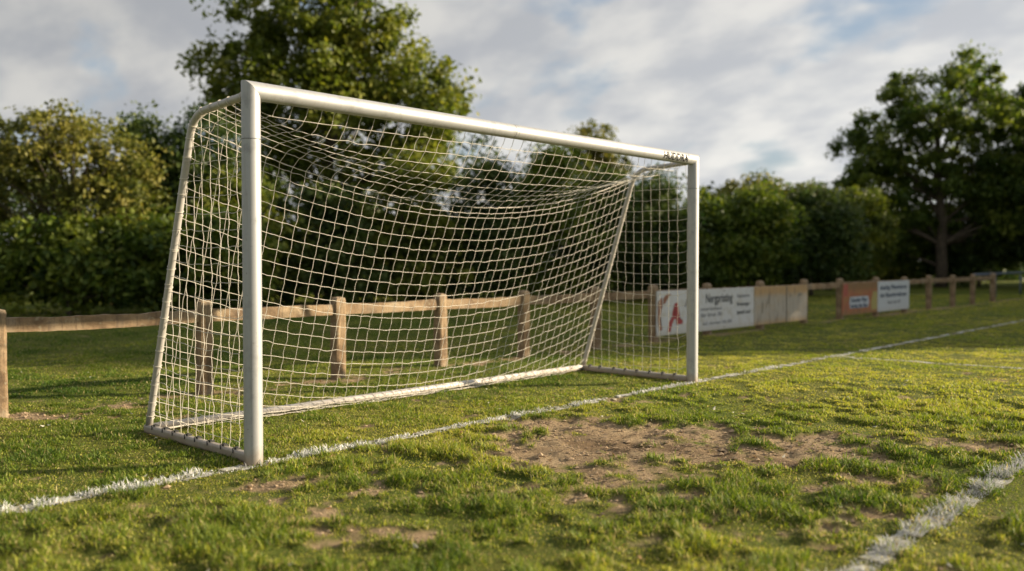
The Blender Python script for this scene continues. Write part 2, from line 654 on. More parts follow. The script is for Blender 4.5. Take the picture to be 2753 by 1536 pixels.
for n, (name, a, b_, wd) in enumerate(LINES):
    parts = list(acc[n])
    a, b_ = np.array(a), np.array(b_)
    L = np.linalg.norm(b_ - a)
    s = np.concatenate([np.arange(0, min(L, 24), .03), np.arange(24, L, .2)]) if L > 24 else np.arange(0, L, .03)
    d = (b_ - a) / L
    nv = np.array([-d[1], d[0]])
    cx = np.linspace(-.5, .5, 6)
    P = a + d * s[:, None]
    edge = 1 + (fbm(P[:, 0] * 5, P[:, 1] * 5 + 9, 77, 3) - .5) * .8
    V = P[:, None, :] + nv * (cx[None, :, None] * wd * edge[:, None, None])
    V = V.reshape(-1, 2)
    z = ground_z(V[:, 0], V[:, 1]) + .004
    wear = .75 * sstep(.42, .66, fbm(V[:, 0] * 14, V[:, 1] * 14, 88, 3))[:, None]
    bb = bare_at(V[:, 0], V[:, 1])[:, None]
    C = np.array([.16, .15, .07]) * (1 - wear) + np.array([.66, .66, .63]) * wear
    C = C * (.85 if n == 1 else 1)
    C = C * (1 - .45 * bb) + np.array([.36, .28, .2]) * .45 * bb
    m = len(s)
    ii, jj = np.meshgrid(np.arange(m - 1), np.arange(5), indexing='ij')
    k = (ii * 6 + jj).ravel()
    T = np.concatenate([np.stack([k, k + 6, k + 7], 1), np.stack([k, k + 7, k + 1], 1)])
    T = T[(wear[T].mean(1)[:, 0] > .16) | (V[T[:, 0], 0] > 9)]        # bare turf shows between the painted scraps
    parts.append((np.column_stack([V, z]), T, C))
    v, t, c = join(parts)
    tag(link(name, np_mesh(name, v, t, c, False, [M_PAINT])), kind='structure')

# crumbs of soil on the worn patches
x, y = sample_band(3.2, 7.2, 2600)
b = bare_at(x, y)
k = (b > .55) & (RNG.random(len(x)) < .3)
x, y, b = x[k], y[k], b[k]
oct_v = np.array([(1, 0, 0), (-1, 0, 0), (0, 1, 0), (0, -1, 0), (0, 0, 1), (0, 0, -1)], float)
oct_f = np.array([(0, 2, 4), (2, 1, 4), (1, 3, 4), (3, 0, 4), (2, 0, 5), (1, 2, 5), (3, 1, 5), (0, 3, 5)])
n = len(x)
sz = RNG.gamma(2., .0024, n) + .002
v = oct_v[None] * (sz[:, None, None] * RNG.uniform(.6, 1.4, (n, 6, 1)) * np.array([1, 1, .6]))
v = v + np.stack([x, y, ground_z(x, y, b) + sz * .3], 1)[:, None]
f = (oct_f[None] + (np.arange(n) * 6)[:, None, None]).reshape(-1, 3)
M_SOIL = plain('soil', (.33, .24, .15), .95)
tag(link('soil_crumbs', np_mesh('soil_crumbs', v.reshape(-1, 3), f, None, False, [M_SOIL])),
    'loose brown soil crumbs scattered over the worn patches', 'soil', kind='stuff')

# small dead leaves lying on the turf
x, y = sample_band(3, 9, 5)
n = len(x)
th = RNG.uniform(0, 6.28, n)
sz = RNG.uniform(.008, .02, n)
z = ground_z(x, y) + RNG.uniform(.006, .022, n)
d1 = np.stack([np.cos(th), np.sin(th), RNG.normal(0, .3, n)], 1) * sz[:, None]
d2 = np.stack([-np.sin(th), np.cos(th), RNG.normal(0, .4, n)], 1) * sz[:, None] * .55
c0 = np.stack([x, y, z], 1)
up_ = np.array([0, 0, 1]) * (sz * .35)[:, None]
v = np.stack([c0 - d1 + up_, c0 - d2, c0 + d1 + up_, c0 + d2], 1).reshape(-1, 3)
cc = np.repeat(np.where(RNG.random(n)[:, None] < .3, np.array([[.62, .60, .50]]), np.array([[.30, .19, .08]])) * RNG.uniform(.6, 1.2, n)[:, None], 4, 0)
tag(link('fallen_leaves', np_mesh('fallen_leaves', v, np.arange(n * 4).reshape(n, 4), cc, False, [M_LEAF])),
    'small dry leaves and petals scattered over the turf', 'leaves', kind='stuff')

# ------------------------------------------------------------------ the goal
GL, HC, RB = 4.56, 2.068, .0515      # length between posts, crossbar height, tube radius
GD = 1.30
goal = thing('football_goal', 'white aluminium football goal with a netted back standing on the painted goal line', 'goal')
SD = 40
ang = np.arange(SD) * 2 * math.pi / SD


def ring_tube(rings, name, m, parent):
    b = MB()
    n = len(rings)
    v = np.concatenate(rings)
    q = []
    for i in range(n - 1):
        kk = np.arange(SD)
        k2 = (kk + 1) % SD
        q.append(np.stack([i * SD + kk, i * SD + k2, (i + 1) * SD + k2, (i + 1) * SD + kk], 1))
    b.add(v, np.concatenate(q))
    # flat end caps
    for base, flip in ((0, True), ((n - 1) * SD, False)):
        c = v[base:base + SD].mean(0)
        rim = v[base:base + SD]
        t = [(SD, (q_ + 1) % SD, q_) if flip else (SD, q_, (q_ + 1) % SD) for q_ in range(SD)]
        b.add(np.vstack([rim, c]), None, t)
    return b.build(name, m, parent)


def post(x0, side):
    """upright whose top is mitred at 45 degrees to meet the crossbar"""
    cx, cy = np.cos(ang) * RB, np.sin(ang) * RB
    rings = [np.stack([x0 + cx, cy, np.full(SD, z)], 1) for z in (-.02, .3, 1.0, 1.83)]
    rings.append(np.stack([x0 + cx, cy, HC - side * cx - .0012], 1))
    p = ring_tube(rings, 'post', M_GOAL, goal)
    jb = MB()
    jb.tube([(x0, 0, 1.798), (x0, 0, 1.802)], RB + .0006, SD, True)
    jb.build('joint_ring', M_JOINT, p)
    return p


p1 = post(0, 1)
p2 = post(GL, -1)
cy, cz = np.cos(ang) * RB, np.sin(ang) * RB
rings = [np.stack([-cz + .0012, cy, HC + cz], 1)]
for xx in (.3, 1.2, 2.3, 3.4, 4.2):
    rings.append(np.stack([np.full(SD, xx), cy, HC + cz], 1))
rings.append(np.stack([GL + cz - .0012, cy, HC + cz], 1))
bar = ring_tube(rings[::-1], 'crossbar', M_GOAL, goal)
for xx in (2.10, 2.13):
    jb = MB()
    jb.tube([(xx, 0, HC), (xx + .003, 0, HC)], RB + .0007, SD, True)
    jb.build('joint_ring', M_GOAL if xx > 2.11 else M_JOINT, bar)


def text_mesh(s, size, bold=0., spacing=1.):
    cu = bpy.data.curves.new('text', 'FONT')
    cu.body = s
    cu.size = size
    cu.offset = bold
    cu.space_character = spacing
    cu.resolution_u = 4
    o = bpy.data.objects.new('text', cu)
    col.objects.link(o)
    dg = bpy.context.evaluated_depsgraph_get()
    me = bpy.data.meshes.new_from_object(o.evaluated_get(dg))
    bpy.data.objects.remove(o)
    v = np.empty(len(me.vertices) * 3, np.float32)
    me.vertices.foreach_get('co', v)
    v = v.reshape(-1, 3)
    me.calc_loop_triangles()
    t = np.array([tuple(lt.vertices) for lt in me.loop_triangles], int)
    bpy.data.meshes.remove(me)
    return v, t


def subdiv_tris(v, t, times=2):
    """split triangles so letters can follow a curved surface"""
    for _ in range(times):
        mid = {}
        v = list(map(tuple, v))
        out = []

        def m_(a, b):
            kk = (min(a, b), max(a, b))
            if kk not in mid:
                v.append(tuple((np.array(v[a]) + np.array(v[b])) / 2))
                mid[kk] = len(v) - 1
            return mid[kk]
        for a, b, c_ in t:
            ab, bc, ca = m_(a, b), m_(b, c_), m_(c_, a)
            out += [(a, ab, ca), (ab, b, bc), (ca, bc, c_), (ab, bc, ca)]
        t = np.array(out)
    return np.array(v), t


v, t = text_mesh("HUDDRA'", .088, .0024, 1.05)
v, t = subdiv_tris(v, t, 3)
wid = v[:, 0].max() - v[:, 0].min()
TX0, TX1 = 4.00, 4.41
v[:, 0] = TX0 + (v[:, 0] - v[:, 0].min()) / wid * (TX1 - TX0)
a = (v[:, 1] - .038) / RB
rr = RB + .0018
vv = np.stack([v[:, 0], -np.cos(a) * rr, HC + np.sin(a) * rr], 1)
b = MB()
b.add(vv, None, t)
b.build('lettering', M_LETTER, bar, smooth=False)

# side frames: a bent pipe from the post top back and down to the ground
PR = .0225
TOPZ = 2.045


def side_path():
    a_, b_, c_ = np.array([.03, TOPZ + .004]), np.array([.655, 2.012]), np.array([GD, .035])
    d1 = (a_ - b_) / np.linalg.norm(a_ - b_)
    d2 = (c_ - b_) / np.linalg.norm(c_ - b_)
    cut = .15
    s_, e_ = b_ + d1 * cut, b_ + d2 * cut
    pts = list(np.linspace(a_, s_, 6))
    for tt in np.linspace(0, 1, 12)[1:]:
        pts.append((1 - tt) ** 2 * s_ + 2 * tt * (1 - tt) * b_ + tt ** 2 * e_)
    pts += list(np.linspace(e_, c_, 14))[1:]
    return np.array(pts)


SP = side_path()
SEG = np.concatenate([[0], np.cumsum(np.linalg.norm(np.diff(SP, axis=0), axis=1))])


def on_side(s):
    return np.stack([np.interp(s, SEG, SP[:, 0]), np.interp(s, SEG, SP[:, 1])], -1)


for x0 in (0, GL):
    b = MB()
    b.tube(np.column_stack([np.full(len(SP), x0), SP]), PR, 16)
    b.build('side_pipe', M_PIPE, goal)
# ground bars
for x0 in (0, GL):
    b = MB()
    b.box((x0 - .024, .045, .002), (x0 + .024, GD + .03, .058))
    sb = b.build('ground_bar', M_PIPE, goal, smooth=False, bevel=.012)
    for yy in np.linspace(.18, 1.2, 8) + RNG.uniform(-.02, .02, 8):
        cb_ = MB()
        cb_.box((x0 - .012, yy - .013, .057), (x0 + .012, yy + .013, .070))
        cb_.tube([(x0 - .026, yy, .040), (x0 - .026, yy + .003, .066), (x0, yy + .004, .072), (x0 + .024, yy, .060)], .0035, 6)
        cb_.build('net_clip', M_BLACK, sb, smooth=False)
b = MB()
b.tube([(.024, GD, .034), (GL * .5, GD, .033), (GL - .024, GD, .034)], .029, 20)
rear = b.build('rear_ground_bar', make_goal_metal('white_ground_bar', (.66, .65, .63), .4, .05), goal)


# net ------------------------------------------------------------------
def relax(P, groups, pin, steps=420, iters=30, damp=.975, g=9.8, dt=.006):
    P = P.copy()
    Q = P.copy()
    free = ~pin
    w = free.astype(float)
    for s_ in range(steps):
        V = (P - Q) * damp
        Q = P.copy()
        P[free] += V[free]
        P[free, 2] -= g * dt * dt
        for _ in range(iters):
            for (a_, b_, L_) in groups:
                d_ = P[b_] - P[a_]
                ln = np.linalg.norm(d_, axis=1) + 1e-9
                wa, wb = w[a_], w[b_]
                tot = wa + wb
                tot[tot == 0] = 1
                ex = np.maximum(ln - L_, 0) / ln          # cords pull, never push
                corr = d_ * ex[:, None]
                P[a_] += corr * (wa / tot)[:, None]
                P[b_] -= corr * (wb / tot)[:, None]
        P[free, 2] = np.maximum(P[free, 2], .012)
    return P


def color_groups(edges, rest):
    """split edges into sets that share no node"""
    sets = []
    used = []
    for (a_, b_), L_ in zip(edges, rest):
        for s_, u_ in zip(sets, used):
            if a_ not in u_ and b_ not in u_:
                s_.append((a_, b_, L_))
                u_.update((a_, b_))
                break
        else:
            sets.append([(a_, b_, L_)])
            used.append({a_, b_})
    return [(np.array([e[0] for e in s_]), np.array([e[1] for e in s_]), np.array([e[2] for e in s_])) for s_ in sets]


NU, NV, RIDGE = 46, 29, 8
total = SEG[-1]
U = np.linspace(0, 1, NU + 1)
Vv = np.linspace(0, 1, NV + 1)
P = np.zeros((NU + 1, NV + 1, 3))
S_ROW = np.concatenate([np.linspace(0, .66, RIDGE + 1), np.linspace(.66, total, NV - RIDGE + 1)[1:]])
side = on_side(S_ROW)
for a_ in range(NU + 1):
    P[a_, :, 0] = .012 + U[a_] * (GL - .024)
    P[a_, :, 1:] = side
P[:, 0, 1] = .046
P[:, 0, 2] = HC - .028
P[:, -1, 1] = GD - .028
P[:, -1, 2] = .045
P[1:-1, 1:-1] += RNG.normal(0, .006, P[1:-1, 1:-1].shape)
idx = np.arange((NU + 1) * (NV + 1)).reshape(NU + 1, NV + 1)
pin = np.zeros(idx.shape, bool)
pin[:, 0] = pin[:, -1] = True
pin[0, :] = pin[-1, :] = True
edges, rest = [], []
for a_ in range(NU):
    for q_ in range(1, NV):
        edges.append((idx[a_, q_], idx[a_ + 1, q_]))
        rest.append((GL - .024) / NU * (1.006 if q_ == RIDGE else 1.012 if q_ < RIDGE else 1.014 - .005 * min(1, (q_ - RIDGE) / 9)))
for a_ in range(1, NU):
    for q_ in range(NV):
        edges.append((idx[a_, q_], idx[a_, q_ + 1]))
        rest.append((.0945 if q_ < RIDGE else (total - .66) / (NV - RIDGE) * 1.010))
PM = relax(P.reshape(-1, 3), color_groups(edges, rest), pin.ravel())
net_edges = [(PM[a_], PM[b_]) for a_, b_ in edges]
net_knots = [PM[q_] for q_ in idx[1:-1, 1:-1].ravel()]
for a_ in range(NU):        # head rope along the fold, and a second one lashed just under it
    for dz in (-.003, -.03):
        o_ = np.array([0, .012 if dz < -.01 else 0, dz - (.02 * math.sin(a_ / NU * math.pi) if dz < -.01 else 0)])
        o2 = np.array([0, .012 if dz < -.01 else 0, dz - (.02 * math.sin((a_ + 1) / NU * math.pi) if dz < -.01 else 0)])
        net_edges.append((PM[idx[a_, RIDGE]] + o_, PM[idx[a_ + 1, RIDGE]] + o2))
for q_ in range(NV):        # selvedge cords down the side frames
    for cc in (0, NU):
        net_edges.append((PM[idx[cc, q_]], PM[idx[cc, q_ + 1]]))


def side_net(x0, sgn):
    step = .098
    nodes, ids, pinned = [], {}, []

    def slant_y(z):
        return float(np.interp(-z, -SP[:, 1], SP[:, 0]))

    ys = np.arange(.075, GD - .02, step)
    zs = np.arange(.055, 2.0, step)

    def node(key, y, z, p):
        if key not in ids:
            ids[key] = len(nodes)
            nodes.append((x0 + sgn * .004, y, z))
            pinned.append(p)
        return ids[key]

    ed, rs = [], []

    def edge(a_, b_, slack):
        d_ = np.linalg.norm(np.array(nodes[a_]) - np.array(nodes[b_]))
        if d_ > .004:
            ed.append((a_, b_))
            rs.append(d_ * slack)

    def top_z(y):
        return float(np.interp(y, SP[:, 0], SP[:, 1])) - PR * .5

    for iy, y in enumerate(ys):                       # upright cords
        prev = None
        for iz, z in enumerate(zs):
            if z > top_z(y) - .02:
                break
            pn = iz == 0 or (iy == 0 and iz % 3 == 0)
            yy = .052 if (iy == 0 and iz % 3 == 0) else y
            n_ = node((iy, iz), yy, z, pn)
            if prev is not None:
                edge(prev, n_, 1.02)
            prev = n_
        n_ = node((iy, 'top'), y, top_z(y), True)
        edge(prev, n_, 1.01)
    for iz, z in enumerate(zs):                       # level cords
        prev = None
        for iy, y in enumerate(ys):
            if (iy, iz) not in ids:
                break
            if prev is not None and iz > 0:
                edge(prev, ids[(iy, iz)], 1.035)
            prev = ids[(iy, iz)]
        if iz > 0 and prev is not None:
            n_ = node(('s', iz), slant_y(z) - PR * .5, z, True)
            edge(prev, n_, 1.02)
    Pn = np.array(nodes)
    pn = np.array(pinned)
    Pn[~pn] += RNG.normal(0, .012, (int((~pn).sum()), 3)) * np.array([1, .35, .35])
    Pn = relax(Pn, color_groups(ed, rs), pn, 160, 12, .985, 9.8, .010)
    net_edges.extend((Pn[a_], Pn[b_]) for a_, b_ in ed)
    net_knots.extend(Pn)


side_net(0, 1)
side_net(GL, -1)

CR = .0019
E0 = np.array([e[0] for e in net_edges])
E1 = np.array([e[1] for e in net_edges])


def cords(E0, E1, rad, seg=3, sides=5, jit=.0035, sag=.02):
    n = len(E0)
    d = E1 - E0
    ln = np.linalg.norm(d, axis=1)
    tt = np.linspace(0, 1, seg + 1)
    pts = E0[:, None] + d[:, None] * tt[None, :, None]
    w = np.sin(tt * math.pi)
    pts = pts + RNG.normal(0, jit, (n, 1, 3)) * w[None, :, None] + RNG.normal(0, jit * .35, (n, seg + 1, 3)) * (w > .01)[None, :, None]
    tan = d / (ln[:, None] + 1e-9)
    ref = np.where(np.abs(tan[:, 2:3]) < .8, np.array([[0, 0, 1.]]), np.array([[1., 0, 0]]))
    u = np.cross(ref, tan)
    u /= np.linalg.norm(u, axis=1)[:, None]
    v = np.cross(tan, u)
    a = np.arange(sides) * 2 * math.pi / sides
    ring = (np.cos(a)[None, :, None] * u[:, None] + np.sin(a)[None, :, None] * v[:, None]) * rad
    V = pts[:, :, None, :] + ring[:, None]
    V = V.reshape(-1, 3)
    base = (np.arange(n) * (seg + 1) * sides)[:, None, None]
    s_ = (np.arange(seg) * sides)[None, :, None]
    k_ = np.arange(sides)[None, None, :]
    k2 = (k_ + 1) % sides
    q = np.stack([base + s_ + k_, base + s_ + k2, base + s_ + sides + k2, base + s_ + sides + k_], -1).reshape(-1, 4)
    return V, q


nb = MB()
V, Q = cords(E0, E1, CR)
nb.add(V, Q)
kn = np.array(net_knots)
V = (oct_v[None] * (CR * RNG.uniform(1.5, 2.1, (len(kn), 1, 1))) + kn[:, None]).reshape(-1, 3)
nb.add(V, None, (oct_f[None] + (np.arange(len(kn)) * 6)[:, None, None]).reshape(-1, 3))


def wrap(center, axis_, rad, turns=1.2, pitch=.02):
    """cord wound round a pipe"""
    axis_ = np.array(axis_, float)
    axis_ /= np.linalg.norm(axis_)
    ref = np.array([0, 0, 1.]) if abs(axis_[2]) < .8 else np.array([1., 0, 0])
    u = np.cross(ref, axis_)
    u /= np.linalg.norm(u)
    w = np.cross(axis_, u)
    a = np.linspace(0, turns * 2 * math.pi, int(14 * turns)) + RNG.uniform(0, 6)
    pts = np.array(center) + rad * (np.cos(a)[:, None] * u + np.sin(a)[:, None] * w) + axis_ * (np.linspace(-.5, .5, len(a)) * pitch)[:, None]
    nb.tube(pts, CR, 5, False)


for x0 in (0, GL):
    for s_ in np.arange(.06, total - .05, .115):
        p_ = on_side(np.array(s_ + RNG.uniform(-.015, .015)))
        q_ = on_side(np.array(s_ + .03))
        wrap((x0, p_[0], p_[1]), (0, q_[0] - p_[0], q_[1] - p_[1]), PR + .003, 1.3, RNG.uniform(.01, .045))
# lacing along the rear bar and the loose hem cord lying beside it
n = 46 * 14
a = np.linspace(0, 46 * 2 * math.pi, n)
xs = np.linspace(.06, GL - .06, n) + RNG.normal(0, .003, n)
nb.tube(np.stack([xs, GD + np.cos(a) * .032, .034 + np.sin(a) * .032], 1), CR * .9, 5, False)
xs = np.linspace(.1, GL - .1, 160)
nb.tube(np.stack([xs, GD - .055 + (fbm(xs * 5, xs * 0, 91, 3) - .5) * .06, .018 + .02 * fbm(xs * 7, xs * 0, 93, 3)], 1), CR * 1.2, 5, False)
xs = np.linspace(.1, GL - .1, 160)
nb.tube(np.stack([xs, GD - .040 + (fbm(xs * 4, xs * 0 + 3, 95, 3) - .5) * .05, .022 + .02 * fbm(xs * 6, xs * 0, 97, 3)], 1), CR * 1.2, 5, False)
nb.build('net', M_CORD, goal)

# ------------------------------------------------------------------ wooden rail fence
FY = 2.68
PX = [-1.90, -.478, 1.12, 2.50, 3.84, 5.17, 6.55, 7.89, 9.34, 11.02, 12.67, 14.25, 16.05, 17.71, 19.32, 21.07, 22.71, 24.56]
fence = thing('wooden_fence', 'weathered brown post and rail fence running behind the goal', 'fence')
for n, px in enumerate(PX):
    hw = .058 if n < len(PX) - 1 else .11
    hd = .058
    zt = .79 + RNG.uniform(-.012, .012)
    prof = [(1, -.05), (1, .12), (1, .3), (1, .45), (1, .6), (.99, zt - .028), (.86, zt - .008), (.5, zt)]
    m_ = 5
    sq = [(-1 + 2 * q_ / m_, -1) for q_ in range(m_)] + [(1, -1 + 2 * q_ / m_) for q_ in range(m_)] + \
         [(1 - 2 * q_ / m_, 1) for q_ in range(m_)] + [(-1, 1 - 2 * q_ / m_) for q_ in range(m_)]
    sq = np.array(sq)
    sq = np.where(np.abs(sq).min(1)[:, None] > .99, sq * .9, sq)     # worn arrises
    V = []
    for (sc, z) in prof:
        V.append(np.column_stack([sq[:, 0] * hw * sc, sq[:, 1] * hd * sc, np.full(len(sq), z)]) + RNG.normal(0, .0026, (len(sq), 3)))
    V = np.concatenate(V + [np.array([[0, 0, zt + .004]])])
    ns = len(sq)
    q = []
    for s_ in range(len(prof) - 1):
        kk = np.arange(ns)
        k2 = (kk + 1) % ns
        q.append(np.stack([s_ * ns + kk, s_ * ns + k2, (s_ + 1) * ns + k2, (s_ + 1) * ns + kk], 1))
    t = [((len(prof) - 1) * ns + kk, (len(prof) - 1) * ns + (kk + 1) % ns, len(V) - 1) for kk in range(ns)]
    b = MB()
    b.add(V, np.concatenate(q), t)
    b.build('fence_post', M_WOOD, fence, smooth=False, loc=(px, FY, 0), rot=(RNG.uniform(-.008, .008), RNG.uniform(-.008, .008), RNG.uniform(-.04, .04)))
    if n < len(PX) - 1:
        x0, x1 = px + .05, PX[n + 1] - .05
        xs = np.arange(0, 1.0001, 1 / max(2, int((x1 - x0) / .05)))
        sag = -.012 * np.sin(xs * math.pi) * RNG.uniform(-.2, 1)
        hgt = .052
        sect = [(-.024, -hgt), (.024, -hgt), (.027, 0), (.022, hgt), (-.022, hgt), (-.027, 0)]
        V = []
        for s_, xv in enumerate(xs):
            X = x0 + (x1 - x0) * xv
            rough = (fbm(np.array([X * 9.]), np.array([float(n)]), 120, 3)[0] - .5) * .020
            V.append([(X, FY + dy + RNG.normal(0, .0012), .665 + dz + sag[s_] + (rough if dz > .01 else 0) + RNG.normal(0, .0012)) for dy, dz in sect])
        V = np.array(V).reshape(-1, 3)
        q = []
        for s_ in range(len(xs) - 1):
            kk = np.arange(6)
            k2 = (kk + 1) % 6
            q.append(np.stack([s_ * 6 + kk, (s_ + 1) * 6 + kk, (s_ + 1) * 6 + k2, s_ * 6 + k2], 1))
        b = MB()
        b.add(V, np.concatenate(q))
        b.build('fence_rail', M_WOOD, fence, smooth=False)

# metal barrier that carries on beyond the wooden fence
barrier = thing('metal_barrier', 'thin blue grey metal barrier rail beyond the last fence post', 'barrier')
M_BLUE = plain('blue_grey_paint', (.11, .14, .19), .5)
b = MB()
b.tube([(24.9, FY + .6, .74), (34, FY + .9, .74), (46, FY + 1.3, .74)], .035, 10)
b.build('barrier_rail', M_BLUE, barrier)
for xx in (27.6, 31, 34.5, 38, 42):
    b = MB()
    b.tube([(xx, FY + .7 + (xx - 27) * .033, -.05), (xx, FY + .7 + (xx - 27) * .033, .72)], .03, 8)
    b.build('barrier_post', M_BLUE, barrier)


# ------------------------------------------------------------------ advertising boards
def make_board_mat(name, base, dirt, amount, rust=None, streaks=False):
    m, nt, b = mat(name)
    v = coords(nt)
    sep = nt.nodes.new('ShaderNodeSeparateXYZ')
    nt.links.new(v, sep.inputs[0])
    n = noise(nt, v, 7, 5, .65)
    c = mixc(nt, math_(nt, 'MULTIPLY', sm(nt, n, .45, .75), amount), base, dirt)
    low = sm(nt, math_(nt, 'ADD', sep.outputs[2], math_(nt, 'MULTIPLY', n, .22)), .30, .12)
    c = mixc(nt, math_(nt, 'MULTIPLY', low, .55), c, dirt)
    if rust:
        hi = sm(nt, math_(nt, 'SUBTRACT', sep.outputs[2], math_(nt, 'MULTIPLY', n, .25)), .36, .5)
        n3 = noise(nt, v, 4, 4, .6)
        c = mixc(nt, math_(nt, 'MULTIPLY', math_(nt, 'MAXIMUM', low, hi), .75), c, rust)
        c = mixc(nt, math_(nt, 'MULTIPLY', sm(nt, n3, .55, .75), .4), c, rust)
    if streaks:
        st = noise(nt, coords(nt, (9, 1, 1.6)), 1.8, 4, .6)
        c = mixc(nt, math_(nt, 'MULTIPLY', sm(nt, st, .5, .68), .6), c, (.16, .12, .10))
    nt.links.new(c, b.inputs['Base Color'])
    b.inputs['Roughness'].default_value = .55
    return m


M_BWHITE = make_board_mat('dirty_white_board', (.62, .63, .64), (.42, .37, .24), .6)
M_BWHITE2 = make_board_mat('cool_white_board', (.58, .62, .66), (.48, .45, .36), .35)
M_BRUST = make_board_mat('rusting_board', (.46, .42, .36), (.45, .30, .13), .5, (.50, .30, .11), True)
M_BRED = make_board_mat('faded_red_board', (.43, .16, .09), (.34, .25, .10), 1.0, (.24, .17, .08), True)
M_BLABEL = make_board_mat('pale_label', (.52, .56, .62), (.45, .45, .40), .3)
M_INK = plain('faded_black_ink', (.10, .11, .12), .6)
M_INK2 = plain('faded_grey_ink', (.22, .23, .25), .6)
M_BLUEINK = plain('dark_blue_ink', (.07, .10, .16), .6)
M_REDINK = plain('faded_red_ink', (.38, .07, .07), .6)
M_BROWNINK = plain('brown_stain_ink', (.30, .14, .09), .6)
M_EDGE = plain('board_edge', (.30, .27, .22), .7)
BY = FY - .085       # front face of the boards


def board(name, label, x0, x1, m, z0=.075, z1=.705, group='advertising boards on the fence'):
    o = thing(name, label, 'sign', (x0, BY, 0), group=group)
    b = MB()
    b.box((.004, 0, z0), (x1 - x0 - .004, .022, z1))
    b.build('panel', m, o, smooth=False, bevel=.003)
    for xx in np.linspace(.07, x1 - x0 - .07, 4):
        for zz in (z0 + .035, z1 - .035):
            b = MB()
            b.tube([(xx, -.004, zz), (xx, .001, zz)], .011, 8)
            b.build('screw', M_EDGE, o, smooth=False)
    b = MB()                                        # thin battens the sheet is screwed to
    for zz in (z0 + .06, z1 - .08):
        b.box((.03, .0225, zz), (x1 - x0 - .03, .026, zz + .03))
    b.build('batten', M_EDGE, o, smooth=False)
    return o


def writing(o, s, x, z, size, m, width=None, bold=.002, name='lettering', off=-.003):
    full = text_mesh(s, size, bold)[0][:, 0]
    k_ = width / (full.max() - full.min()) if width else 1
    at_ = 0
    for word in s.split(' '):
        pre = s[:s.index(word, at_)]
        at_ = len(pre) + len(word)
        v, t = text_mesh(word, size, bold)
        end = text_mesh(pre + word, size, bold)[0][:, 0].max()
        v[:, 0] += end - v[:, 0].max() - full.min()
        b = MB()
        b.add(np.stack([x + v[:, 0] * k_, np.full(len(v), off), z + v[:, 1]], 1), None, t)
        b.build(name, m, o, smooth=False)


def patch(o, pts, m, name='emblem', off=-.003):
    pts = np.array(pts, float)
    b = MB()
    n_ = len(pts)
    c_ = pts.mean(0)
    V = np.vstack([np.column_stack([pts[:, 0], np.full(n_, off), pts[:, 1]]), [[c_[0], off, c_[1]]]])
    b.add(V, None, [(q_, (q_ + 1) % n_, n_) for q_ in range(n_)])
    b.build(name, m, o, smooth=False)


b1 = board('advertising_board', 'dirty white board with a red letter A, behind the far goal post', 7.85, 10.66, M_BWHITE)
# red emblem: a leaning letter A and the broken red ring round it
patch(b1, [(.44, .52), (.52, .53), (.60, .28), (.66, .27), (.66, .22), (.50, .21), (.49, .28), (.44, .31)], M_REDINK)
patch(b1, [(.44, .52), (.40, .42), (.37, .33), (.30, .26), (.26, .12), (.34, .12), (.38, .22), (.44, .30), (.46, .40)], M_REDINK)
patch(b1, [(.02, .56), (.12, .62), (.13, .50), (.09, .38), (.08, .26), (.13, .16), (.05, .14), (.015, .3)], M_BROWNINK)
patch(b1, [(.15, .60), (.24, .66), (.36, .66), (.28, .61), (.20, .53), (.15, .52)], M_BROWNINK)
writing(b1, 'A', .70, .46, .20, M_INK2, .20, .002)
writing(b1, 'Nergpristing', 1.30, .50, .19, M_INK, .80, .004)
writing(b1, 'untertanhaus', 1.15, .385, .075, M_INK2, .62, .001)
writing(b1, 'dar brun 38', 1.15, .29, .085, M_INK2, .62, .002)
writing(b1, 'tel norten 06 84', 1.22, .165, .075, M_INK2, .86, .001)
writing(b1, 'Reparaturen', 2.25, .555, .075, M_INK2, .40, .001)
writing(b1, 'Bruemoger', 2.25, .42, .085, M_INK, .40, .002)
writing(b1, 'jensatf ncnf', 2.24, .29, .085, M_INK, .44, .002)
b2 = board('advertising_board', 'bare rust stained board in two panels, right of the white board', 10.68, 12.63, M_BRUST)
bb_ = MB()
bb_.box((1.12, -.006, .08), (1.15, -.0005, .70))
bb_.build('joint_strip', plain('grey_strip', (.20, .18, .15), .8), b2, smooth=False)
for (x0_, z0_, x1_, z1_) in ((.22, .25, .30, .46), (.44, .40, .52, .58), (1.25, .50, 1.33, .56), (1.56, .50, 1.74, .57)):
    patch(b2, [(x0_, z0_), (x1_ - .02, z0_ + .02), (x1_, z1_ - .04), (x1_ - .03, z1_), (x0_ + .02, z1_ - .01)], M_EDGE, 'stain')
b3 = board('advertising_board', 'faded red and yellow board with a pale blue lettered label', 14.19, 15.94, M_BRED)
patch(b3, [(.34, .20), (1.24, .20), (1.30, .30), (1.24, .43), (.34, .43), (.30, .32)], M_BLABEL, 'label_panel', -.003)
patch(b3, [(1.42, .14), (1.72, .14), (1.72, .50), (1.50, .52), (1.40, .30)], plain('faded_yellow', (.42, .36, .14), .7), 'yellow_panel', -.002)
patch(b3, [(.02, .44), (.22, .46), (.24, .68), (.02, .69)], plain('bright_faded_red', (.42, .12, .09), .7), 'red_panel', -.002)


writing(b3, 'Sonder Plan', .38, .325, .115, M_BLUEINK, .80, .003, off=-.006)
writing(b3, 'hartig den Bau', .38, .215, .105, M_BLUEINK, .82, .003, off=-.006)
b4 = board('advertising_board', 'bluish white board with dark lettering at the right end of the boards', 15.95, 17.78, M_BWHITE2)
writing(b4, 'stadtg Pfennieren', .12, .535, .13, M_BLUEINK, 1.55, .003)
writing(b4, 'der Baunternehmer', .12, .375, .13, M_BLUEINK, 1.55, .003)
writing(b4, 'bad tel 47', .55, .225, .10, M_INK2, .75, .002)

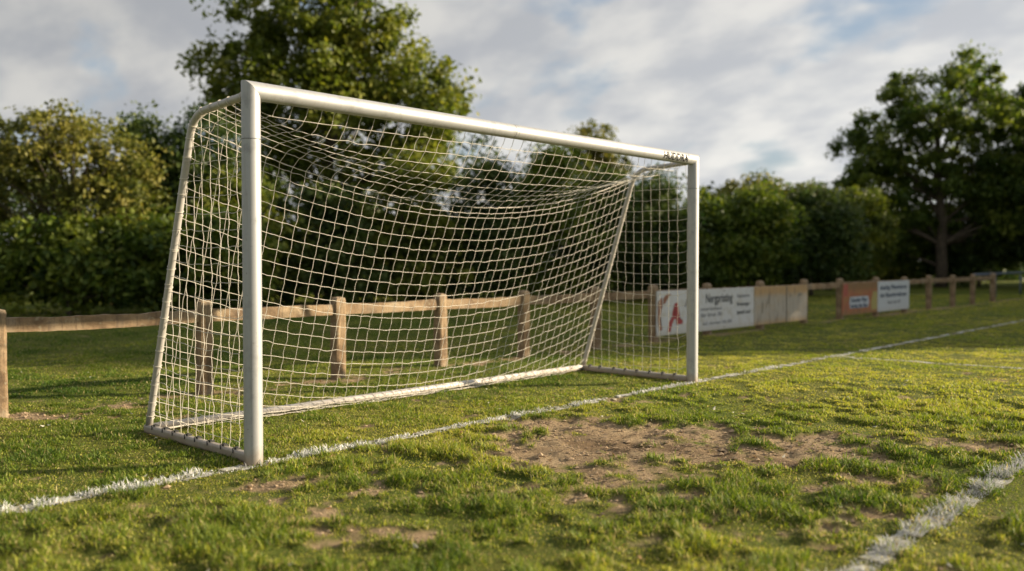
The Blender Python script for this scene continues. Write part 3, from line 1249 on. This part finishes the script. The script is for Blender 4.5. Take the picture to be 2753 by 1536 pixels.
# ------------------------------------------------------------------ trees
C_GREEN = ((.036, .070, .012), (.105, .155, .022), (.20, .235, .036))
C_DARK = ((.022, .046, .012), (.060, .098, .022), (.115, .150, .034))
C_GOLD = ((.065, .085, .016), (.155, .170, .032), (.27, .245, .055))
C_OLIVE = ((.055, .080, .012), (.135, .175, .026), (.255, .265, .042))


def leaf_cloud(rng, centres, rad, per, size, pal, flat=.75, tilt=.8):
    n = len(centres) * per
    ci = np.repeat(np.arange(len(centres)), per)
    off = rng.normal(0, 1, (n, 3))
    off *= .52
    ln_ = np.linalg.norm(off, axis=1)[:, None]
    off *= np.minimum(1, 1.05 / ln_)
    rr_ = np.repeat(rad, per)[:, None] * np.array([1, 1, flat])
    p = centres[ci] + off * rr_
    nrm = rng.normal(0, tilt, (n, 3)) + np.array([0, 0, .6]) + off * .5
    nrm /= np.linalg.norm(nrm, axis=1)[:, None]
    a = np.cross(nrm, rng.normal(0, 1, (n, 3)))
    a /= np.linalg.norm(a, axis=1)[:, None]
    b_ = np.cross(nrm, a)
    s = (size * rng.uniform(.6, 1.35, n))[:, None]
    V = np.stack([p - a * s, p + b_ * s * .55 + nrm * s * .12, p + a * s, p - b_ * s * .55 + nrm * s * .12], 1).reshape(-1, 3)
    q = np.arange(n * 4).reshape(n, 4)
    pal = np.array(pal)
    tone = np.clip(np.repeat(rng.normal(.5, .26, len(centres)), per) + rng.normal(0, .20, n), 0, 1)[:, None]
    c = np.where(tone < .5, pal[0] + (pal[1] - pal[0]) * tone * 2, pal[1] + (pal[2] - pal[1]) * (tone - .5) * 2)
    return V, q, np.repeat(c, 4, 0)


def tree(name, label, cat, r, w, lobes, clumps, per, size, pal, trunk_r=.12, trunk_top=.7, clump_r=.5, seed=1, group=None,
         fork=0, limbs=26, trunk_base=0.0, shell=.45, thin=None, part='crown'):
    """lobes: (right, ahead, up, radius right, radius ahead, radius up) metres from the foot"""
    rng = np.random.default_rng(seed)
    x, y = W(r, w)
    root = thing(name, label, cat, (float(x), float(y), 0), group=group)
    lobes = np.array(lobes, float)
    vol = lobes[:, 3] * lobes[:, 4] * lobes[:, 5]
    pick = rng.choice(len(lobes), clumps, p=vol ** .75 / (vol ** .75).sum())
    d = rng.normal(0, 1, (clumps, 3))
    d /= np.linalg.norm(d, axis=1)[:, None]
    d *= (rng.random(clumps) ** shell)[:, None]
    L = lobes[pick, :3] + d * lobes[pick, 3:]
    L[:, 2] = np.maximum(L[:, 2], .12)
    cen = np.stack([RGT[0] * L[:, 0] + FWD[0] * L[:, 1], RGT[1] * L[:, 0] + FWD[1] * L[:, 1], L[:, 2]], 1)
    rad = clump_r * rng.gamma(5., .2, clumps).clip(.4, 2.0)
    V, q, c = leaf_cloud(rng, cen, rad, per, size, pal)
    link(part, np_mesh(part, V, q, c, False, [M_LEAF]), root)
    b = MB()
    top = lobes[:, 2].max() * trunk_top
    zz = np.linspace(-.1, top, 9)
    wob = rng.normal(0, .05, (9, 2)).cumsum(0) * (top / 6)
    wob[0] = 0
    stem = np.column_stack([wob, zz])
    b.tube(stem, np.linspace(trunk_r * 1.15, trunk_r * .35, 9), 10)
    order = rng.permutation(clumps)[:limbs]
    for q_ in order:
        e = cen[q_]
        s_i = int(np.clip(np.searchsorted(zz, e[2] * rng.uniform(.35, .7)), 1, 7))
        s_ = stem[s_i]
        m1 = s_ * .5 + e * .5 + np.array([0, 0, .12 * np.linalg.norm(e - s_)]) + rng.normal(0, .06, 3)
        tt = np.linspace(0, 1, 6)[:, None]
        pts = (1 - tt) ** 2 * s_ + 2 * tt * (1 - tt) * m1 + tt ** 2 * e
        b.tube(pts, np.linspace(trunk_r * .38, .008, 6), 6, False)
    b.build('trunk', M_BARK, root)
    return root


# tall tree behind the near half of the goal
tree('broadleaf_tree', 'tall broad green tree rising above the crossbar, cut off by the top of the photo', 'tree', -5.3, 26,
     [(-.5, 0, 7.6, 2.2, 2.2, 3.2), (-1.9, 0, 7.6, 1.2, 1.4, 2.4), (1.2, 0, 7.2, 1.4, 1.6, 2.9), (-3.2, 0, 6.4, .9, 1.2, 1.3), (-3.0, .2, 5.5, .9, 1.0, .7),
      (2.9, 0, 6.0, .95, 1.3, 1.6), (3.15, 0, 5.2, .8, 1, 1.1), (.3, 0, 5.4, 2.8, 2.0, 1.4), (2.3, 0, 4.4, 1.7, 1.4, 1.1), (-1.4, 0, 4.6, 1.5, 1.3, .9), (.6, 0, 3.7, 2.6, 1.4, .9), (-2.2, 0, 3.6, 1.4, 1.2, .8), (3.0, 0, 3.6, 1.2, 1.2, .8)],
     420, 140, .085, C_OLIVE, .22, .85, .48, 5, 'trees and bushes behind the pitch')
# golden shrub at the left edge with bare forked stems
tree('golden_shrub', 'golden leaved shrub with bare forked stems at the left edge', 'shrub', -9.6, 19.2,
     [(0, 0, 3.35, 1.5, 1.1, 1.05), (-1.2, 0, 3.3, 1.0, 1, .95), (1.1, 0, 2.9, .8, .8, .8), (.3, 0, 2.3, 1.5, .9, .5), (-1.6, 0, 2.2, .9, .8, .7)],
     150, 120, .055, C_GOLD, .07, .75, .34, 8, 'trees and bushes behind the pitch', limbs=60)
# clipped leafy hedge under it
tree('leafy_hedge', 'dark green broad leaved hedge low behind the left fence rail', 'hedge', -9.2, 18.4,
     [(-2.4, -.2, 1.0, 1.2, .9, 1.0), (-1.0, -.1, 1.1, 1.2, .9, 1.05), (.4, .1, 1.1, 1.2, .9, 1.0), (1.7, .3, 1.05, 1.2, .9, 1.05), (2.9, .6, 1.15, 1.1, .9, 1.1)],
     300, 90, .075, C_GREEN, .05, .5, .36, 9, 'trees and bushes behind the pitch', limbs=40, part='foliage')
tree('dark_shrub', 'dark shrub filling the gap left of the leaning net pipe', 'shrub', -8.6, 22.5,
     [(0, 0, 3.1, 1.4, 1.2, 1.5), (.9, 0, 4.0, .9, .9, 1.0), (-.6, 0, 3.9, .8, .9, .8), (-1.0, 0, 2.5, 1.3, 1.1, 1.3), (1.2, 0, 2.4, 1.3, 1.1, 1.4), (.6, 0, 1.3, 1.8, 1.2, 1.2)],
     260, 120, .065, C_DARK, .09, .75, .42, 10, 'trees and bushes behind the pitch')
# the belt of bushes seen through the net
BELT = [(-6.9, 21.6, 3.2, 'olive bush seen through the left side net', C_OLIVE, 1.6), (-4.9, 22.2, 2.9, 'dark bush seen right of the near goal post', C_DARK, 1.7),
        (-2.9, 23.0, 3.9, 'brownish green bush under the right lobe of the tall tree', C_OLIVE, 1.7), (-1.0, 23.6, 4.1, 'dark bush behind the middle of the net', C_DARK, 1.6),
        (.9, 24.2, 4.2, 'dark green bush right of the middle of the net', C_GREEN, 1.6), (2.6, 25.0, 3.6, 'dark bush behind the leaning far net pipe', C_DARK, 1.5),
        (4.2, 25.8, 3.7, 'spiky topped dark tree behind the far side net', C_DARK, 1.1), (5.6, 26.6, 3.1, 'dark bush just right of the far goal post', C_GREEN, 1.3)]
for n, (r_, w_, h_, lab, pal, hw) in enumerate(BELT):
    tree('bush', lab, 'bush', r_, w_, [(0, 0, h_ * .62, hw * .8, 1.1, h_ * .36), (-.5, 0, h_ * .3, hw * .9, 1.1, h_ * .32), (.6, 0, h_ * .34, hw * .85, 1.1, h_ * .36),
                                      (.25, 0, h_ * .86, hw * .4, .7, h_ * .18)],
         150, 110, .07, pal, .07, .8, .42, 30 + n, 'trees and bushes behind the pitch', limbs=16, part='foliage')
tree('poplar', 'pale golden pointed tree poking above the crossbar in the distance', 'tree', 3.75, 41,
     [(0, 0, 4.6, 1.6, 1.3, 2.2), (.1, 0, 6.5, .8, .8, 1.3), (-1.1, 0, 5.4, .7, .7, 1.2), (1.1, 0, 5.2, .7, .7, 1.2), (-.5, 0, 6.2, .5, .5, 1.0), (.7, 0, 6.1, .5, .5, 1.0)],
     150, 75, .09, C_GOLD, .14, .9, .38, 50, 'trees and bushes behind the pitch')
tree('poplar', 'small dark distant tree left of the pale golden pointed tree', 'tree', 1.5, 42,
     [(0, 0, 4.0, 1.3, 1.2, 2.0), (-1.0, 0, 3.4, 1.0, 1.0, 1.6)], 90, 90, .09, C_GREEN, .12, .9, .40, 51, 'trees and bushes behind the pitch')
# bushes right of the far post
tree('golden_bush', 'sunlit golden bush above the white advertising board', 'bush', 8.5, 30.2,
     [(-.3, 0, 3.0, 1.5, 1.2, 1.1), (1.2, 0, 2.9, 1.3, 1.2, 1.0), (-1.6, 0, 2.2, 1.2, 1.1, 1.2)], 190, 110, .075, C_GOLD, .09, .8, .38, 60, 'trees and bushes behind the pitch')
tree('bush', 'low dark green bush behind the white advertising board', 'bush', 7.2, 27,
     [(0, 0, 1.6, 1.5, 1.1, 1.5), (.4, 0, 2.5, 1.0, .9, .8)], 170, 110, .07, C_GREEN, .07, .8, .42, 61, 'trees and bushes behind the pitch', part='foliage')
tree('bush', 'rounded dark bush behind the rust stained board', 'bush', 9.8, 29,
     [(0, 0, 1.7, 1.7, 1.2, 1.7), (.3, 0, 2.4, 1.2, 1.0, .9)], 170, 110, .075, C_DARK, .07, .8, .45, 62, 'trees and bushes behind the pitch', part='foliage')
tree('bush', 'brownish dark bush left of the large right hand tree', 'bush', 13.0, 34,
     [(0, 0, 1.9, 1.7, 1.2, 1.8), (.2, 0, 3.0, 1.2, 1.0, 1.0)], 170, 110, .075, C_OLIVE, .07, .8, .45, 63, 'trees and bushes behind the pitch', part='foliage')
tree('broadleaf_tree', 'large round dark tree with a straight trunk on the right', 'tree', 18.4, 38,
     [(0.00, 0.00, 6.94, 3.36, 2.91, 2.24), (-2.69, 0.00, 5.94, 1.79, 1.79, 1.90), (-3.58, 0.00, 4.70, 1.46, 1.57, 1.23), (2.69, 0.00, 5.82, 2.24, 2.02, 2.02), (-1.34, 0.00, 8.29, 1.23, 1.34, 1.34),
      (1.34, 0.00, 8.85, 1.46, 1.34, 1.23), (-0.45, 0.00, 4.48, 3.81, 2.46, 1.34), (2.69, 0.00, 4.14, 2.24, 1.79, 1.23), (-2.69, 0.67, 3.25, 2.46, 1.57, 1.01), (1.34, 0.90, 3.02, 2.69, 1.57, 0.78), (4.03, 0.00, 7.17, 1.34, 1.46, 1.68), (-2.7, .4, 3.0, 2.5, 1.8, .95), (2.4, .4, 2.9, 2.6, 1.8, .95), (0, .9, 2.4, 3.0, 1.4, .6), (4.6, 0, 5.2, 1.6, 1.6, 2.2), (-4.0, .6, 3.4, 1.9, 1.6, 1.5), (5.2, .4, 3.4, 1.8, 1.6, 1.6), (-1.2, 1.2, 1.6, 3.4, 1.2, .9), (3.0, 1.2, 1.6, 3.0, 1.2, .9)],
     800, 110, .095, C_GREEN, .24, .85, .42, 70, 'trees and bushes behind the pitch')
tree('broadleaf_tree', 'dark overhanging tree at the extreme right edge', 'tree', 23.2, 38,
     [(0, 0, 5.6, 2.0, 1.8, 2.4), (-1.4, 0, 4.2, 1.8, 1.5, 1.6), (-.5, 0, 7.6, 1.4, 1.3, 1.1), (-1.0, 0, 2.4, 2.0, 1.5, 1.2)],
     300, 120, .095, C_DARK, .2, .85, .45, 71, 'trees and bushes behind the pitch')
for n, (r_, w_, h_, lab, pal) in enumerate([(14.6, 39, 2.9, 'yellow green bush left of the straight trunk', C_GOLD), (17.6, 40, 3.0, 'yellow green bush right of the straight trunk', C_OLIVE),
                                           (20.6, 39, 3.4, 'dark bush filling the right corner behind the blue grey rail', C_DARK), (11.8, 39, 2.6, 'dark bush behind the faded red board', C_DARK)]):
    tree('bush', lab, 'bush', r_, w_, [(0, 0, h_ * .5, 1.9, 1.2, h_ * .48), (.8, 0, h_ * .7, 1.1, 1, h_ * .3), (-1, 0, h_ * .4, 1.3, 1.1, h_ * .4)],
         150, 100, .085, pal, .07, .8, .48, 80 + n, 'trees and bushes behind the pitch', limbs=14, part='foliage')
# dense wood further back closes the gaps low down
rng = np.random.default_rng(99)
cen, rad = [], []
for q_ in range(1200):
    tt = rng.random()
    r_ = -16 + tt * 58
    w_ = 26 + max(0, (r_ + 10)) * .62 + rng.uniform(0, 4)
    hmax = (2.7 if r_ < 5 else 3.1) + 1.1 * vnoise(np.array([r_ * .35]), np.array([0.]), 5)[0]
    x_, y_ = W(r_, w_)
    cen.append((x_, y_, rng.uniform(.1, hmax)))
    rad.append(rng.uniform(.5, 1.0))
V, q, c = leaf_cloud(rng, np.array(cen), np.array(rad), 60, .12, C_DARK)
tag(link('wood', np_mesh('wood', V, q, c, False, [M_LEAF])), 'dark undergrowth massed behind the trees and bushes', 'undergrowth', kind='stuff')

# the row of tall trees along the right touchline that shades the far pitch
rng = np.random.default_rng(123)
cen, rad = [], []
for q_ in range(1500):
    w_ = 15.2 + rng.random() * 31
    r_ = 24.5 + rng.random() * 4.5 + (w_ - 15) * .10
    hmax = (11.0 if w_ < 28 else 7.4 if w_ < 36 else 6.4) + 1.6 * vnoise(np.array([w_ * .4]), np.array([3.]), 6)[0]
    x_, y_ = W(r_, w_)
    cen.append((x_, y_, .3 + (hmax - .3) * rng.random()))
    rad.append(rng.uniform(.8, 1.3))
V, q, c = leaf_cloud(rng, np.array(cen), np.array(rad), 60, .22, C_GREEN)
tag(link('tree_belt', np_mesh('tree_belt', V, q, c, False, [M_LEAF])), 'tall belt of trees along the right touchline', 'trees', kind='stuff')

# pale stump of a marker post between the bushes
mp_x, mp_y = W(8.7, 29.4)
b = MB()
b.box((-.08, -.06, -.1), (.08, .06, .50))
b.tube([(0, 0, .50), (0, 0, .56)], [.075, .02], 4)
mpo = b.build('marker_post', plain('pale_timber', (.55, .55, .52), .8), None, smooth=False, bevel=.01, loc=(float(mp_x), float(mp_y), 0))
tag(mpo, 'short pale marker post in the dark gap between two bushes', 'post')
